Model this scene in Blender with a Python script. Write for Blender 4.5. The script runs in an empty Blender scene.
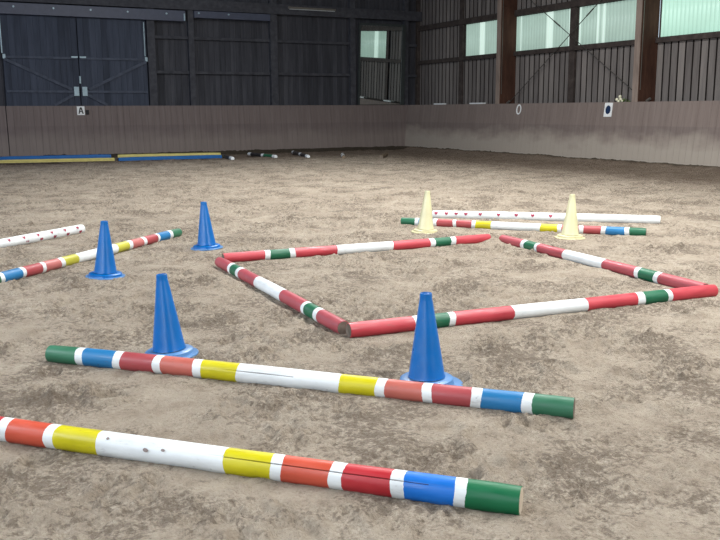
import bpy, bmesh, math, random
import numpy as np
from mathutils import Vector, Matrix

# ------------------------------------------------------------------ camera, world, lights, exposure
scene = bpy.context.scene
C = scene.collection
R = math.radians
PI = math.pi
random.seed(7)

cam_data = bpy.data.cameras.new('camera')
cam = bpy.data.objects.new('camera', cam_data)
C.objects.link(cam)
cam_data.sensor_width = 36.0
cam_data.lens = 866.57 / 720 * 36.0
cam_data.clip_end = 200
cam.matrix_world = (Matrix.Translation((-17.288, -28.337, 1.428))
                    @ Matrix.Rotation(R(-27.6226), 4, 'Z')
                    @ Matrix.Rotation(R(90 - 10.4616), 4, 'X')
                    @ Matrix.Rotation(R(-0.294), 4, 'Z'))
scene.camera = cam

scene.view_settings.view_transform = 'Standard'
scene.view_settings.look = 'None'
scene.view_settings.gamma = 1.0
scene.view_settings.exposure = -0.1
scene.view_settings.use_curve_mapping = False

world = bpy.data.worlds.new('sky')
scene.world = world
world.use_nodes = True
world.node_tree.nodes['Background'].inputs[0].default_value = (0.62, 0.74, 0.85, 1)
world.node_tree.nodes['Background'].inputs[1].default_value = 1.0


def area_light(name, loc, rot, sx, sy, watts, col):
    d = bpy.data.lights.new(name, 'AREA')
    d.shape = 'RECTANGLE'
    d.size, d.size_y = sx, sy
    d.energy = watts
    d.color = col
    o = bpy.data.objects.new(name, d)
    C.objects.link(o)
    o.location = loc
    o.rotation_euler = rot
    return o


# daylight through the ridge roof-light and through the band of windows in the left wall; the last is an added fill
area_light('ridge_daylight', (-10.0, -25.5, 7.9), (0, 0, 0), 1.8, 31.0, 4550, (1.0, 0.99, 0.975))
area_light('left_window_daylight', (-21.85, -23.0, 3.75), (0, R(-90), 0), 1.1, 20.0, 1350, (0.84, 0.91, 1.0))
area_light('far_left_blue_fill', (-21.85, -4.2, 3.75), (0, R(-90), 0), 1.1, 5.0, 170, (0.50, 0.66, 1.0))  # unseen blue lamp added to tint the left of the far wall
scene.cycles.denoising_prefilter = 'NONE'


# ------------------------------------------------------------------ helpers: tags
def tag(o, label=None, cat=None, group=None, kind=None):
    if label: o['label'] = label
    if cat: o['category'] = cat
    if group: o['group'] = group
    if kind: o['kind'] = kind
    return o


def empty(name, loc, rot=(0, 0, 0)):
    o = bpy.data.objects.new(name, None)
    C.objects.link(o)
    o.location = loc
    o.rotation_euler = rot
    o.empty_display_size = 0.2
    return o


def link_mesh(name, me, mats, parent=None, loc=None):
    for m in mats:
        me.materials.append(m)
    o = bpy.data.objects.new(name, me)
    C.objects.link(o)
    if parent is not None:
        o.parent = parent
    if loc is not None:
        o.location = loc
    return o


def obj(name, bm, mats, parent=None, loc=None, smooth=False, angle=None):
    bmesh.ops.recalc_face_normals(bm, faces=bm.faces)
    me = bpy.data.meshes.new(name)
    bm.to_mesh(me)
    bm.free()
    if smooth:
        me.polygons.foreach_set('use_smooth', [True] * len(me.polygons))
        if angle:
            me.set_sharp_from_angle(angle=R(angle))
    if not isinstance(mats, (list, tuple)):
        mats = [mats]
    return link_mesh(name, me, mats, parent, loc)


# ------------------------------------------------------------------ helpers: shapes
def box(bm, lo, hi, mat=0, bevel=0.0):
    x0, y0, z0 = lo
    x1, y1, z1 = hi
    v = [bm.verts.new(p) for p in ((x0, y0, z0), (x1, y0, z0), (x1, y1, z0), (x0, y1, z0),
                                   (x0, y0, z1), (x1, y0, z1), (x1, y1, z1), (x0, y1, z1))]
    fs = []
    for q in ((3, 2, 1, 0), (4, 5, 6, 7), (0, 1, 5, 4), (1, 2, 6, 5), (2, 3, 7, 6), (3, 0, 4, 7)):
        f = bm.faces.new([v[i] for i in q])
        f.material_index = mat
        fs.append(f)
    if bevel:
        es = list({e for f in fs for e in f.edges})
        bmesh.ops.bevel(bm, geom=es, offset=bevel, segments=2, affect='EDGES', profile=0.5)


def bar(bm, a, b, w, t, up=(0, 0, 1), mat=0):
    """box beam from a to b, w across (perpendicular to up), t along up"""
    a, b, up = Vector(a), Vector(b), Vector(up)
    d = (b - a).normalized()
    s = d.cross(up).normalized()
    u = s.cross(d).normalized()
    vs = []
    for p in (a, b):
        for i, j in ((-1, -1), (1, -1), (1, 1), (-1, 1)):
            vs.append(bm.verts.new(p + s * (i * w / 2) + u * (j * t / 2)))
    for q in ((3, 2, 1, 0), (4, 5, 6, 7), (0, 1, 5, 4), (1, 2, 6, 5), (2, 3, 7, 6), (3, 0, 4, 7)):
        f = bm.faces.new([vs[i] for i in q])
        f.material_index = mat


def tube(bm, a, b, r, seg=10, mat=0):
    a, b = Vector(a), Vector(b)
    d = (b - a).normalized()
    s = d.orthogonal().normalized()
    u = d.cross(s)
    rings = []
    for p in (a, b):
        rings.append([bm.verts.new(p + s * (r * math.cos(2 * PI * k / seg)) + u * (r * math.sin(2 * PI * k / seg)))
                      for k in range(seg)])
    for k in range(seg):
        f = bm.faces.new((rings[0][k], rings[0][(k + 1) % seg], rings[1][(k + 1) % seg], rings[1][k]))
        f.material_index = mat
    bm.faces.new(rings[0][::-1]).material_index = mat
    bm.faces.new(rings[1]).material_index = mat


def lathe(bm, prof, seg=48, mat=0, cap0=False, cap1=False):
    rings = []
    for r, z in prof:
        rings.append([bm.verts.new((r * math.cos(2 * PI * k / seg), r * math.sin(2 * PI * k / seg), z)) for k in range(seg)])
    for a, b in zip(rings[:-1], rings[1:]):
        for k in range(seg):
            bm.faces.new((a[k], a[(k + 1) % seg], b[(k + 1) % seg], b[k])).material_index = mat
    if cap0: bm.faces.new(rings[0][::-1]).material_index = mat
    if cap1: bm.faces.new(rings[-1]).material_index = mat


# ------------------------------------------------------------------ materials
def lin(r, g, b):
    def f(c):
        c /= 255.0
        return c / 12.92 if c <= 0.04045 else ((c + 0.055) / 1.055) ** 2.4
    return (f(r), f(g), f(b), 1.0)


def new_mat(name, rough=0.6, spec=0.4):
    m = bpy.data.materials.new(name)
    m.use_nodes = True
    nt = m.node_tree
    b = nt.nodes['Principled BSDF']
    b.inputs['Roughness'].default_value = rough
    b.inputs['Specular IOR Level'].default_value = spec
    return m, nt, b


def node(nt, kind, **kw):
    n = nt.nodes.new(kind)
    for k, v in kw.items():
        setattr(n, k, v)
    return n


def coords(nt, scale=(1, 1, 1), kind='Object'):
    tc = node(nt, 'ShaderNodeTexCoord')
    mp = node(nt, 'ShaderNodeMapping')
    mp.inputs['Scale'].default_value = scale
    nt.links.new(tc.outputs[kind], mp.inputs['Vector'])
    return mp.outputs['Vector']


def noise(nt, vec, scale, detail=4, rough=0.55):
    n = node(nt, 'ShaderNodeTexNoise')
    n.inputs['Scale'].default_value = scale
    n.inputs['Detail'].default_value = detail
    n.inputs['Roughness'].default_value = rough
    nt.links.new(vec, n.inputs['Vector'])
    return n.outputs['Fac']


def ramp(nt, fac, stops):
    r = node(nt, 'ShaderNodeValToRGB')
    els = r.color_ramp.elements
    while len(els) < len(stops):
        els.new(0.5)
    for e, (p, c) in zip(els, stops):
        e.position = p
        e.color = c if len(c) == 4 else (*c, 1)
    nt.links.new(fac, r.inputs['Fac'])
    return r.outputs['Color']


def mixc(nt, fac, a, b, mode='MIX'):
    m = node(nt, 'ShaderNodeMix', data_type='RGBA', blend_type=mode)
    ins = [i for i in m.inputs if i.enabled]
    for sock, v in ((m.inputs[0], fac), (m.inputs[6], a), (m.inputs[7], b)):
        if hasattr(v, 'links') or hasattr(v, 'is_linked'):
            nt.links.new(v, sock)
        else:
            sock.default_value = v
    return m.outputs[2]


def bump(nt, b, h, strength=0.3, dist=0.01):
    n = node(nt, 'ShaderNodeBump')
    n.inputs['Strength'].default_value = strength
    n.inputs['Distance'].default_value = dist
    nt.links.new(h, n.inputs['Height'])
    nt.links.new(n.outputs['Normal'], b.inputs['Normal'])


G3 = lambda v: (v, v, v, 1)


def paint(name, rgb, wear=0.35, rough=0.42, dirt=(118, 104, 92)):
    """gloss paint on a wooden pole with scuffs, sand dust and grey rub marks"""
    m, nt, b = new_mat(name, rough, 0.45)
    v = coords(nt, (1, 1, 1))
    va = coords(nt, (1.2, 5, 5))
    base = lin(*rgb)
    lite = tuple(min(1, c * 1.12 + 0.012) for c in base[:3]) + (1,)
    dark = tuple(c * 0.82 for c in base[:3]) + (1,)
    col = ramp(nt, noise(nt, va, 3.0, 5), [(0.3, dark), (0.5, base), (0.72, lite)])
    scuff = ramp(nt, noise(nt, va, 9.0, 6, 0.7), [(0.60, G3(0)), (0.70, G3(wear))])
    col = mixc(nt, scuff, col, lin(*dirt))
    chip = ramp(nt, noise(nt, v, 26.0, 3, 0.6), [(0.70, G3(0)), (0.74, G3(wear * 1.3))])
    col = mixc(nt, chip, col, lin(74, 66, 62))
    nt.links.new(col, b.inputs['Base Color'])
    rr = ramp(nt, noise(nt, va, 6.0, 4), [(0.35, G3(rough - 0.08)), (0.7, G3(rough + 0.22))])
    nt.links.new(rr, b.inputs['Roughness'])
    bump(nt, b, noise(nt, va, 14.0, 5), 0.12, 0.01)
    return m


def wood(name, a, bb, c, scale=(1, 1, 1), rough=0.75, spec=0.25, bstr=0.25, ns=2.0):
    m, nt, b = new_mat(name, rough, spec)
    v = coords(nt, scale)
    col = ramp(nt, noise(nt, v, ns, 6, 0.6), [(0.28, lin(*a)), (0.5, lin(*bb)), (0.75, lin(*c))])
    nt.links.new(col, b.inputs['Base Color'])
    bump(nt, b, noise(nt, v, ns * 3, 5), bstr, 0.01)
    return m


def planks(name, a, bb, c, axis, width, streak=0.5, rough=0.8):
    """vertical boards: each board its own tone, weather streaks down the grain"""
    m, nt, b = new_mat(name, rough, 0.2)
    tc = node(nt, 'ShaderNodeTexCoord')
    sx = node(nt, 'ShaderNodeSeparateXYZ')
    nt.links.new(tc.outputs['Object'], sx.inputs[0])
    dv = node(nt, 'ShaderNodeMath', operation='DIVIDE')
    nt.links.new(sx.outputs[axis], dv.inputs[0])
    dv.inputs[1].default_value = width
    fl = node(nt, 'ShaderNodeMath', operation='FLOOR')
    nt.links.new(dv.outputs[0], fl.inputs[0])
    wn = node(nt, 'ShaderNodeTexWhiteNoise', noise_dimensions='1D')
    nt.links.new(fl.outputs[0], wn.inputs['W'])
    v = coords(nt, (7, 7, 0.6))
    st = noise(nt, v, 1.2, 6, 0.65)
    ad = node(nt, 'ShaderNodeMath', operation='MULTIPLY_ADD')
    nt.links.new(wn.outputs['Value'], ad.inputs[0])
    ad.inputs[1].default_value = streak
    nt.links.new(st, ad.inputs[2])
    sb = node(nt, 'ShaderNodeMath', operation='SUBTRACT')
    nt.links.new(ad.outputs[0], sb.inputs[0])
    sb.inputs[1].default_value = streak / 2
    col = ramp(nt, sb.outputs[0], [(0.25, lin(*a)), (0.5, lin(*bb)), (0.78, lin(*c))])
    nt.links.new(col, b.inputs['Base Color'])
    bump(nt, b, st, 0.2, 0.01)
    return m


def plain(name, rgb, rough=0.6, spec=0.4, metal=0.0, var=0.12):
    m, nt, b = new_mat(name, rough, spec)
    base = lin(*rgb)
    d = tuple(x * (1 - var) for x in base[:3]) + (1,)
    l = tuple(min(1, x * (1 + var)) for x in base[:3]) + (1,)
    v = coords(nt)
    nt.links.new(ramp(nt, noise(nt, v, 9.0, 4), [(0.3, d), (0.7, l)]), b.inputs['Base Color'])
    b.inputs['Metallic'].default_value = metal
    return m


M = {}
M['red_pole'] = paint('red_paint', (184, 60, 70))
M['red_faded'] = paint('faded_red_paint', (166, 74, 82))
M['white_pole'] = paint('white_paint', (224, 229, 230), 0.26)
M['green_pole'] = paint('green_paint', (22, 96, 66))
M['m_green'] = paint('dull_green_paint', (52, 112, 84))
M['m_blue'] = paint('blue_paint', (34, 116, 170))
M['m_red'] = paint('dusty_red_paint', (164, 70, 74))
M['m_orange'] = paint('dusty_orange_paint', (184, 98, 86))
M['m_yellow'] = paint('yellow_paint', (200, 190, 22))
M['f_green'] = paint('fresh_green_paint', (0, 102, 62), 0.12)
M['f_blue'] = paint('fresh_blue_paint', (8, 108, 200), 0.12)
M['f_red'] = paint('fresh_red_paint', (176, 42, 50), 0.14)
M['f_orange'] = paint('fresh_orange_paint', (194, 80, 58), 0.16)
M['g_pink'] = paint('faded_pink_paint', (182, 104, 100))
M['g_yellow'] = paint('faded_yellow_paint', (184, 180, 60))
M['heart'] = paint('heart_red_paint', (150, 44, 70), 0.2)
M['crack'] = plain('crack_shadow_wood', (58, 42, 36), 0.9, 0.1)
M['knot'] = plain('bare_knot_wood', (140, 128, 124), 0.8, 0.2, 0, 0.25)
M['cut_wood'] = wood('cut_end_wood', (150, 136, 118), (186, 172, 152), (206, 194, 176), (8, 8, 8))
M['cut_grey'] = wood('weathered_end_wood', (84, 76, 68), (110, 100, 90), (132, 122, 110), (8, 8, 8))
M['black_pole'] = paint('black_pole_paint', (34, 36, 40), 0.2)
M['log'] = wood('log_bark', (82, 70, 58), (112, 98, 82), (140, 124, 106), (2, 9, 9))


def cone_plastic(name, rgb, dust):
    m, nt, b = new_mat(name, 0.34, 0.5)
    v = coords(nt)
    base = lin(*rgb)
    d = tuple(x * 0.88 for x in base[:3]) + (1,)
    col = ramp(nt, noise(nt, v, 6.0, 4), [(0.3, d), (0.65, base)])
    sc = ramp(nt, noise(nt, v, 38.0, 4, 0.7), [(0.62, G3(0)), (0.72, G3(dust))])
    col = mixc(nt, sc, col, lin(150, 140, 128))
    nt.links.new(col, b.inputs['Base Color'])
    rr = ramp(nt, noise(nt, v, 14.0, 4), [(0.35, G3(0.27)), (0.7, G3(0.42))])
    nt.links.new(rr, b.inputs['Roughness'])
    return m


M['cone_blue'] = cone_plastic('blue_cone_plastic', (0, 102, 178), 0.12)
M['cone_blue_base'] = cone_plastic('dusty_blue_cone_plastic', (88, 134, 184), 0.6)
M['cone_yellow'] = cone_plastic('pale_yellow_cone_plastic', (222, 218, 176), 0.25)
M['cone_yellow_base'] = cone_plastic('dusty_yellow_cone_plastic', (204, 197, 156), 0.5)
M['foam_blue'] = plain('blue_vinyl', (30, 96, 160), 0.5)
M['foam_yellow'] = plain('yellow_vinyl', (196, 184, 110), 0.55)

M['dark_planks'] = planks('dark_stained_planks', (50, 51, 56), (62, 63, 69), (76, 77, 83), 'X', 0.19, 0.3)
M['door_planks'] = planks('haze_tinted_door_planks', (52, 57, 68), (63, 69, 82), (74, 80, 94), 'X', 0.18, 0.3)  # bluish light haze put into the door plank colour
M['door_frame'] = wood('haze_tinted_door_timber', (60, 65, 77), (72, 78, 91), (84, 90, 104), (3, 3, 3))  # same haze tint carried into the rails and braces
M['dark_frame'] = wood('dark_frame_timber', (52, 53, 58), (64, 65, 71), (78, 79, 84), (3, 3, 3))
M['track_metal'] = plain('haze_tinted_track_steel', (66, 72, 90), 0.5, 0.5)  # track colour also carries the bluish haze
M['siding'] = planks('grey_brown_siding', (96, 91, 89), (114, 109, 106), (132, 126, 122), 'Y', 0.235, 0.35)
M['siding_back'] = plain('siding_gap_boards', (46, 42, 40), 0.9, 0.1)
M['girt'] = wood('dark_girt_timber', (50, 44, 42), (64, 57, 54), (80, 72, 68), (3, 3, 3))
M['pillar_face'] = wood('lit_toned_glulam_face', (112, 98, 90), (134, 120, 111), (152, 138, 128), (6, 6, 0.8))  # inner face coloured paler for the room light falling on it
M['pillar_side'] = wood('brown_glulam_side', (54, 34, 26), (70, 46, 36), (88, 60, 48), (4, 4, 0.8))
M['steel'] = plain('dull_steel', (120, 116, 110), 0.5, 0.5, 0.6)
M['rod'] = plain('rusted_rod_steel', (78, 76, 72), 0.5, 0.4, 0.4)
M['galv'] = plain('galvanised_plate', (150, 172, 182), 0.45, 0.5, 0.2)
M['white_card'] = plain('white_card', (225, 228, 228), 0.6, 0.3, 0, 0.04)
M['ink'] = plain('black_ink', (24, 24, 28), 0.6, 0.3)
M['navy'] = plain('navy_ink', (22, 44, 78), 0.6, 0.3)
M['dark_ceiling'] = wood('ceiling_boards', (60, 54, 50), (74, 68, 62), (90, 82, 76), (1, 1, 1))
M['leaf'] = plain('green_leaf', (92, 112, 58), 0.6)
M['petal'] = plain('cream_petal', (224, 222, 196), 0.6)


def kick_mat(name, axis, c):
    m, nt, b = new_mat(name, 0.8, 0.2)
    tc = node(nt, 'ShaderNodeTexCoord')
    sx = node(nt, 'ShaderNodeSeparateXYZ')
    nt.links.new(tc.outputs['Object'], sx.inputs[0])
    sc = (5, 0.5, 0.28) if axis == 'X' else (0.5, 5, 0.28)
    v = coords(nt, sc)
    v2 = coords(nt, (0.6, 0.6, 1.2))
    col = ramp(nt, noise(nt, v, 2.2, 6, 0.65), [(0.25, lin(c[0] - 10, c[1] - 10, c[2] - 10)), (0.5, lin(*c)), (0.8, lin(c[0] + 12, c[1] + 12, c[2] + 12))])
    # dark rubbed belt halfway up, pale sand dust thrown against the foot
    belt = ramp(nt, sx.outputs['Z'], [(0.5, G3(0)), (0.82, G3(0.5)), (0.98, G3(0.5)), (1.0, G3(0.15))])
    col = mixc(nt, mixc(nt, 1.0, belt, noise(nt, v2, 1.3, 4), 'MULTIPLY'), col, lin(84, 76, 76))
    dz = node(nt, 'ShaderNodeMath', operation='MULTIPLY_ADD')
    nt.links.new(noise(nt, v2, 2.0, 5), dz.inputs[0])
    dz.inputs[1].default_value = -0.9
    nt.links.new(sx.outputs['Z'], dz.inputs[2])
    dust = ramp(nt, dz.outputs[0], [(0.0, G3(0.75 if axis == 'Y' else 0.15)), (0.45, G3(0.0))])
    col = mixc(nt, dust, col, lin(168, 160, 148))
    nt.links.new(col, b.inputs['Base Color'])
    bump(nt, b, noise(nt, v, 4.0, 5), 0.2, 0.01)
    return m


M['kick_right'] = kick_mat('kick_boards_along_side', 'Y', (126, 114, 108))
M['kick_back'] = kick_mat('kick_boards_along_end', 'X', (116, 105, 102))


def sand_mat():
    m, nt, b = new_mat('riding_sand', 0.95, 0.12)
    tc = node(nt, 'ShaderNodeTexCoord')
    P = tc.outputs['Object']
    big = noise(nt, P, 0.55, 4, 0.6)
    med = noise(nt, P, 4.5, 6, 0.65)
    fine = noise(nt, P, 55.0, 5, 0.7)
    col = ramp(nt, med, [(0.30, lin(144, 131, 116)), (0.46, lin(176, 163, 146)), (0.66, lin(191, 179, 162))])
    col = mixc(nt, ramp(nt, big, [(0.38, G3(0.0)), (0.66, G3(0.35))]), col, lin(144, 131, 115))
    grain = ramp(nt, fine, [(0.34, lin(91, 80, 68)), (0.5, lin(164, 152, 136)), (0.66, lin(202, 192, 175))])
    sm = noise(nt, P, 1.7, 5, 0.62)
    col = mixc(nt, ramp(nt, sm, [(0.42, G3(0.16)), (0.58, G3(0.62))]), col, grain)
    # damp crumbs turned up by the hooves, plus painted relief shade
    va = coords(nt, (1, 1, 1))
    wn = sm
    cr = noise(nt, P, 24.0, 6, 0.75)
    mm = node(nt, 'ShaderNodeMath', operation='MULTIPLY_ADD')
    nt.links.new(wn, mm.inputs[0])
    mm.inputs[1].default_value = 0.8
    nt.links.new(cr, mm.inputs[2])
    col = mixc(nt, ramp(nt, mm.outputs[0], [(0.90, G3(0)), (1.00, G3(0.6))]), col, lin(98, 86, 75))
    # damp, darker riding track along the walls
    sx = node(nt, 'ShaderNodeSeparateXYZ')
    nt.links.new(P, sx.inputs[0])
    mx = node(nt, 'ShaderNodeMath', operation='MULTIPLY_ADD')
    nt.links.new(noise(nt, P, 0.9, 4), mx.inputs[0])
    mx.inputs[1].default_value = 1.6
    ma = node(nt, 'ShaderNodeMath', operation='MAXIMUM')
    nt.links.new(sx.outputs['X'], ma.inputs[0])
    nt.links.new(sx.outputs['Y'], ma.inputs[1])
    nt.links.new(ma.outputs[0], mx.inputs[2])
    mr = node(nt, 'ShaderNodeMapRange', interpolation_type='SMOOTHSTEP')
    nt.links.new(mx.outputs[0], mr.inputs['Value'])
    mr.inputs['From Min'].default_value = -5.5
    mr.inputs['From Max'].default_value = -1.2
    mr.inputs['To Max'].default_value = 0.7
    col = mixc(nt, mr.outputs['Result'], col, lin(108, 92, 79))
    # mossy dirt along the foot of the boards
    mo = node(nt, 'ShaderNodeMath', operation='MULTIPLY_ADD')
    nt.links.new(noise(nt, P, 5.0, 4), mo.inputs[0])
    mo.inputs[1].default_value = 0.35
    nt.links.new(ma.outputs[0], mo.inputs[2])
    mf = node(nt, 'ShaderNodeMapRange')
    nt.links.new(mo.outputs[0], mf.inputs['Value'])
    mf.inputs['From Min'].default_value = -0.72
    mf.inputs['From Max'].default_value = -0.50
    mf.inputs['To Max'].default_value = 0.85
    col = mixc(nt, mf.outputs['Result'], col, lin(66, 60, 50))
    nt.links.new(col, b.inputs['Base Color'])
    ad = node(nt, 'ShaderNodeMath', operation='MULTIPLY_ADD')
    nt.links.new(fine, ad.inputs[0])
    ad.inputs[1].default_value = 0.35
    nt.links.new(noise(nt, P, 20.0, 6, 0.7), ad.inputs[2])
    a2 = node(nt, 'ShaderNodeMath', operation='MULTIPLY_ADD')
    nt.links.new(noise(nt, P, 120.0, 3, 0.6), a2.inputs[0])
    a2.inputs[1].default_value = 0.22
    nt.links.new(ad.outputs[0], a2.inputs[2])
    bump(nt, b, a2.outputs[0], 1.0, 0.05)
    return m


M['sand'] = sand_mat()


def pane_mat(name, c, strength, bands):
    """back-lit corrugated translucent sheet: daylight outside, brighter where nothing stands behind it"""
    m, nt, b = new_mat(name, 0.35, 0.4)
    tc = node(nt, 'ShaderNodeTexCoord')
    sx = node(nt, 'ShaderNodeSeparateXYZ')
    nt.links.new(tc.outputs['Object'], sx.inputs[0])
    v = coords(nt, (1, 0.7, 0.8))
    base = lin(*c)
    lo = tuple(x * 0.80 for x in base[:3]) + (1,)
    col = ramp(nt, noise(nt, v, 1.1, 3), [(0.35, lo), (0.65, base)])
    vs = coords(nt, (1, 14, 0.15))
    col = mixc(nt, 0.35, col, ramp(nt, noise(nt, vs, 1.5, 3), [(0.3, lo), (0.7, tuple(min(1, x * 1.12) for x in base[:3]) + (1,))]))
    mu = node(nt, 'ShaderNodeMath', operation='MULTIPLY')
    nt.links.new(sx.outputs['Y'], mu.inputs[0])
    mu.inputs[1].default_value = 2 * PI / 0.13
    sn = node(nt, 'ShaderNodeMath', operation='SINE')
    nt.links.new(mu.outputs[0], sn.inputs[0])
    col = mixc(nt, ramp(nt, sn.outputs[0], [(0.05, G3(0.0)), (0.8, G3(0.34))]), col, tuple(x * 0.45 for x in base[:3]) + (1,))  # rib shading drawn into the glow colour
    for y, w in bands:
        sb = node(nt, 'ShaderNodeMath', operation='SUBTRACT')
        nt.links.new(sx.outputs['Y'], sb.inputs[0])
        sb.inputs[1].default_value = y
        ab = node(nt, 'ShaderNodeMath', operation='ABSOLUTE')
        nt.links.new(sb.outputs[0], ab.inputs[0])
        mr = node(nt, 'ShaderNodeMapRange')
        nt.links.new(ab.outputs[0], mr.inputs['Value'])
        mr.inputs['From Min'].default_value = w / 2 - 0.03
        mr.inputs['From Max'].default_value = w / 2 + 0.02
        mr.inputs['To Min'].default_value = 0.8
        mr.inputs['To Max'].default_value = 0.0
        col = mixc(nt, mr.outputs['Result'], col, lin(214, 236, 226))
    b.inputs['Base Color'].default_value = (0.25, 0.32, 0.28, 1)
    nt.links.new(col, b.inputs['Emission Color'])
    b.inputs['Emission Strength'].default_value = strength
    return m


def mirror_mat():
    m, nt, b = new_mat('mirror_glass', 0.02, 0.5)
    b.inputs['Base Color'].default_value = (0.74, 0.80, 0.78, 1)
    b.inputs['Metallic'].default_value = 1.0
    return m


M['mirror'] = mirror_mat()


# ------------------------------------------------------------------ the sand floor
def perlin(x, y, seed):
    xi = np.floor(x).astype(np.int64); yi = np.floor(y).astype(np.int64)
    xf = x - xi; yf = y - yi

    def g(ix, iy):
        h = (ix * 374761393 + iy * 668265263 + seed * 974634777) & 0xFFFFFFFF
        h = ((h ^ (h >> 13)) * 1274126177) & 0xFFFFFFFF
        h = (h ^ (h >> 16)) & 0xFFFF
        a = h * (2 * PI / 65536.0)
        return np.cos(a), np.sin(a)
    u = xf * xf * xf * (xf * (xf * 6 - 15) + 10); v = yf * yf * yf * (yf * (yf * 6 - 15) + 10)
    a, b = g(xi, yi); n00 = a * xf + b * yf
    a, b = g(xi + 1, yi); n10 = a * (xf - 1) + b * yf
    a, b = g(xi, yi + 1); n01 = a * xf + b * (yf - 1)
    a, b = g(xi + 1, yi + 1); n11 = a * (xf - 1) + b * (yf - 1)
    return (n00 * (1 - u) + n10 * u) * (1 - v) + (n01 * (1 - u) + n11 * u) * v * 1.0


def axis_grid(a, d0, d1, b, fine, coarse_lo, coarse_hi, grow=1.02):
    mid = list(np.arange(d0, d1, fine))
    lo, hi = [], []
    x, s = d0, fine
    while x > a:
        s = min(s * (1.06 if coarse_lo > .3 else grow), coarse_lo); x -= s; lo.append(max(x, a))
    x, s = d1, fine
    while x < b:
        hi.append(x); s = min(s * grow, coarse_hi); x += s
    hi.append(b)
    return np.array(lo[::-1] + mid + hi)


POLE_DATA = {
    'E': ((-16.627, -23.184), (-14.588, -25.348), [0.0, 0.202, 0.249, 0.452, 0.501, 0.711, 0.76, 0.956, 1.006, 1.222, 1.804, 2.001, 2.052, 2.244, 2.292, 2.487, 2.538, 2.735, 2.785, 2.973]),
    'F': ((-17.464, -23.868), (-15.430, -26.024), [0.0, 0.196, 0.242, 0.438, 0.489, 0.687, 0.735, 0.934, 0.983, 1.195, 1.792, 1.994, 2.041, 2.241, 2.296, 2.487, 2.538, 2.727, 2.77, 2.964]),
    'G': ((-16.824, -20.693), (-14.532, -18.541), [0.0, 0.208, 0.253, 0.472, 0.516, 0.735, 0.781, 0.99, 1.045, 1.246, 1.883, 2.089, 2.152, 2.356, 2.413, 2.635, 2.676, 2.893, 2.956, 3.144]),
    'H': ((-11.781, -18.957), (-9.874, -21.192), [0.0, 0.183, 0.228, 0.422, 0.471, 0.676, 0.718, 0.912, 0.959, 1.154, 1.746, 1.947, 1.996, 2.194, 2.243, 2.444, 2.496, 2.706, 2.758, 2.938]),
    'A': ((-14.697, -20.514), (-11.690, -20.682), [0.0, 0.437, 0.491, 0.693, 0.748, 1.196, 1.823, 2.26, 2.32, 2.513, 2.575, 3.012]),
    'B': ((-14.753, -20.677), (-14.860, -23.463), [0.0, 0.39, 0.456, 0.625, 0.7, 1.113, 1.709, 2.15, 2.201, 2.368, 2.432, 2.788]),
    'C': ((-14.864, -23.541), (-11.824, -23.796), [0.0, 0.452, 0.505, 0.709, 0.756, 1.211, 1.833, 2.284, 2.35, 2.56, 2.604, 3.051]),
    'D': ((-11.586, -20.787), (-11.851, -23.685), [0.0, 0.422, 0.486, 0.672, 0.716, 1.153, 1.756, 2.191, 2.242, 2.434, 2.488, 2.91]),
}
POLE = {k: (Vector(v[0]), Vector(v[1])) for k, v in POLE_DATA.items()}
POLE['HR'] = (Vector((-11.034, -18.512)), Vector((-8.877, -20.451)))
POLE['HL'] = (Vector((-17.765, -19.565)), Vector((-15.457, -17.65)))
CONES = {'fr': (-14.935, -24.596), 'fm': (-15.987, -23.408), 'l': (-15.803, -20.682), 'fl': (-14.528, -19.581),
         'yl': (-11.877, -19.673), 'yr': (-10.708, -20.868)}
X_WALL, Y_WALL = -0.46, -0.02           # top edge of the kick boards


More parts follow.
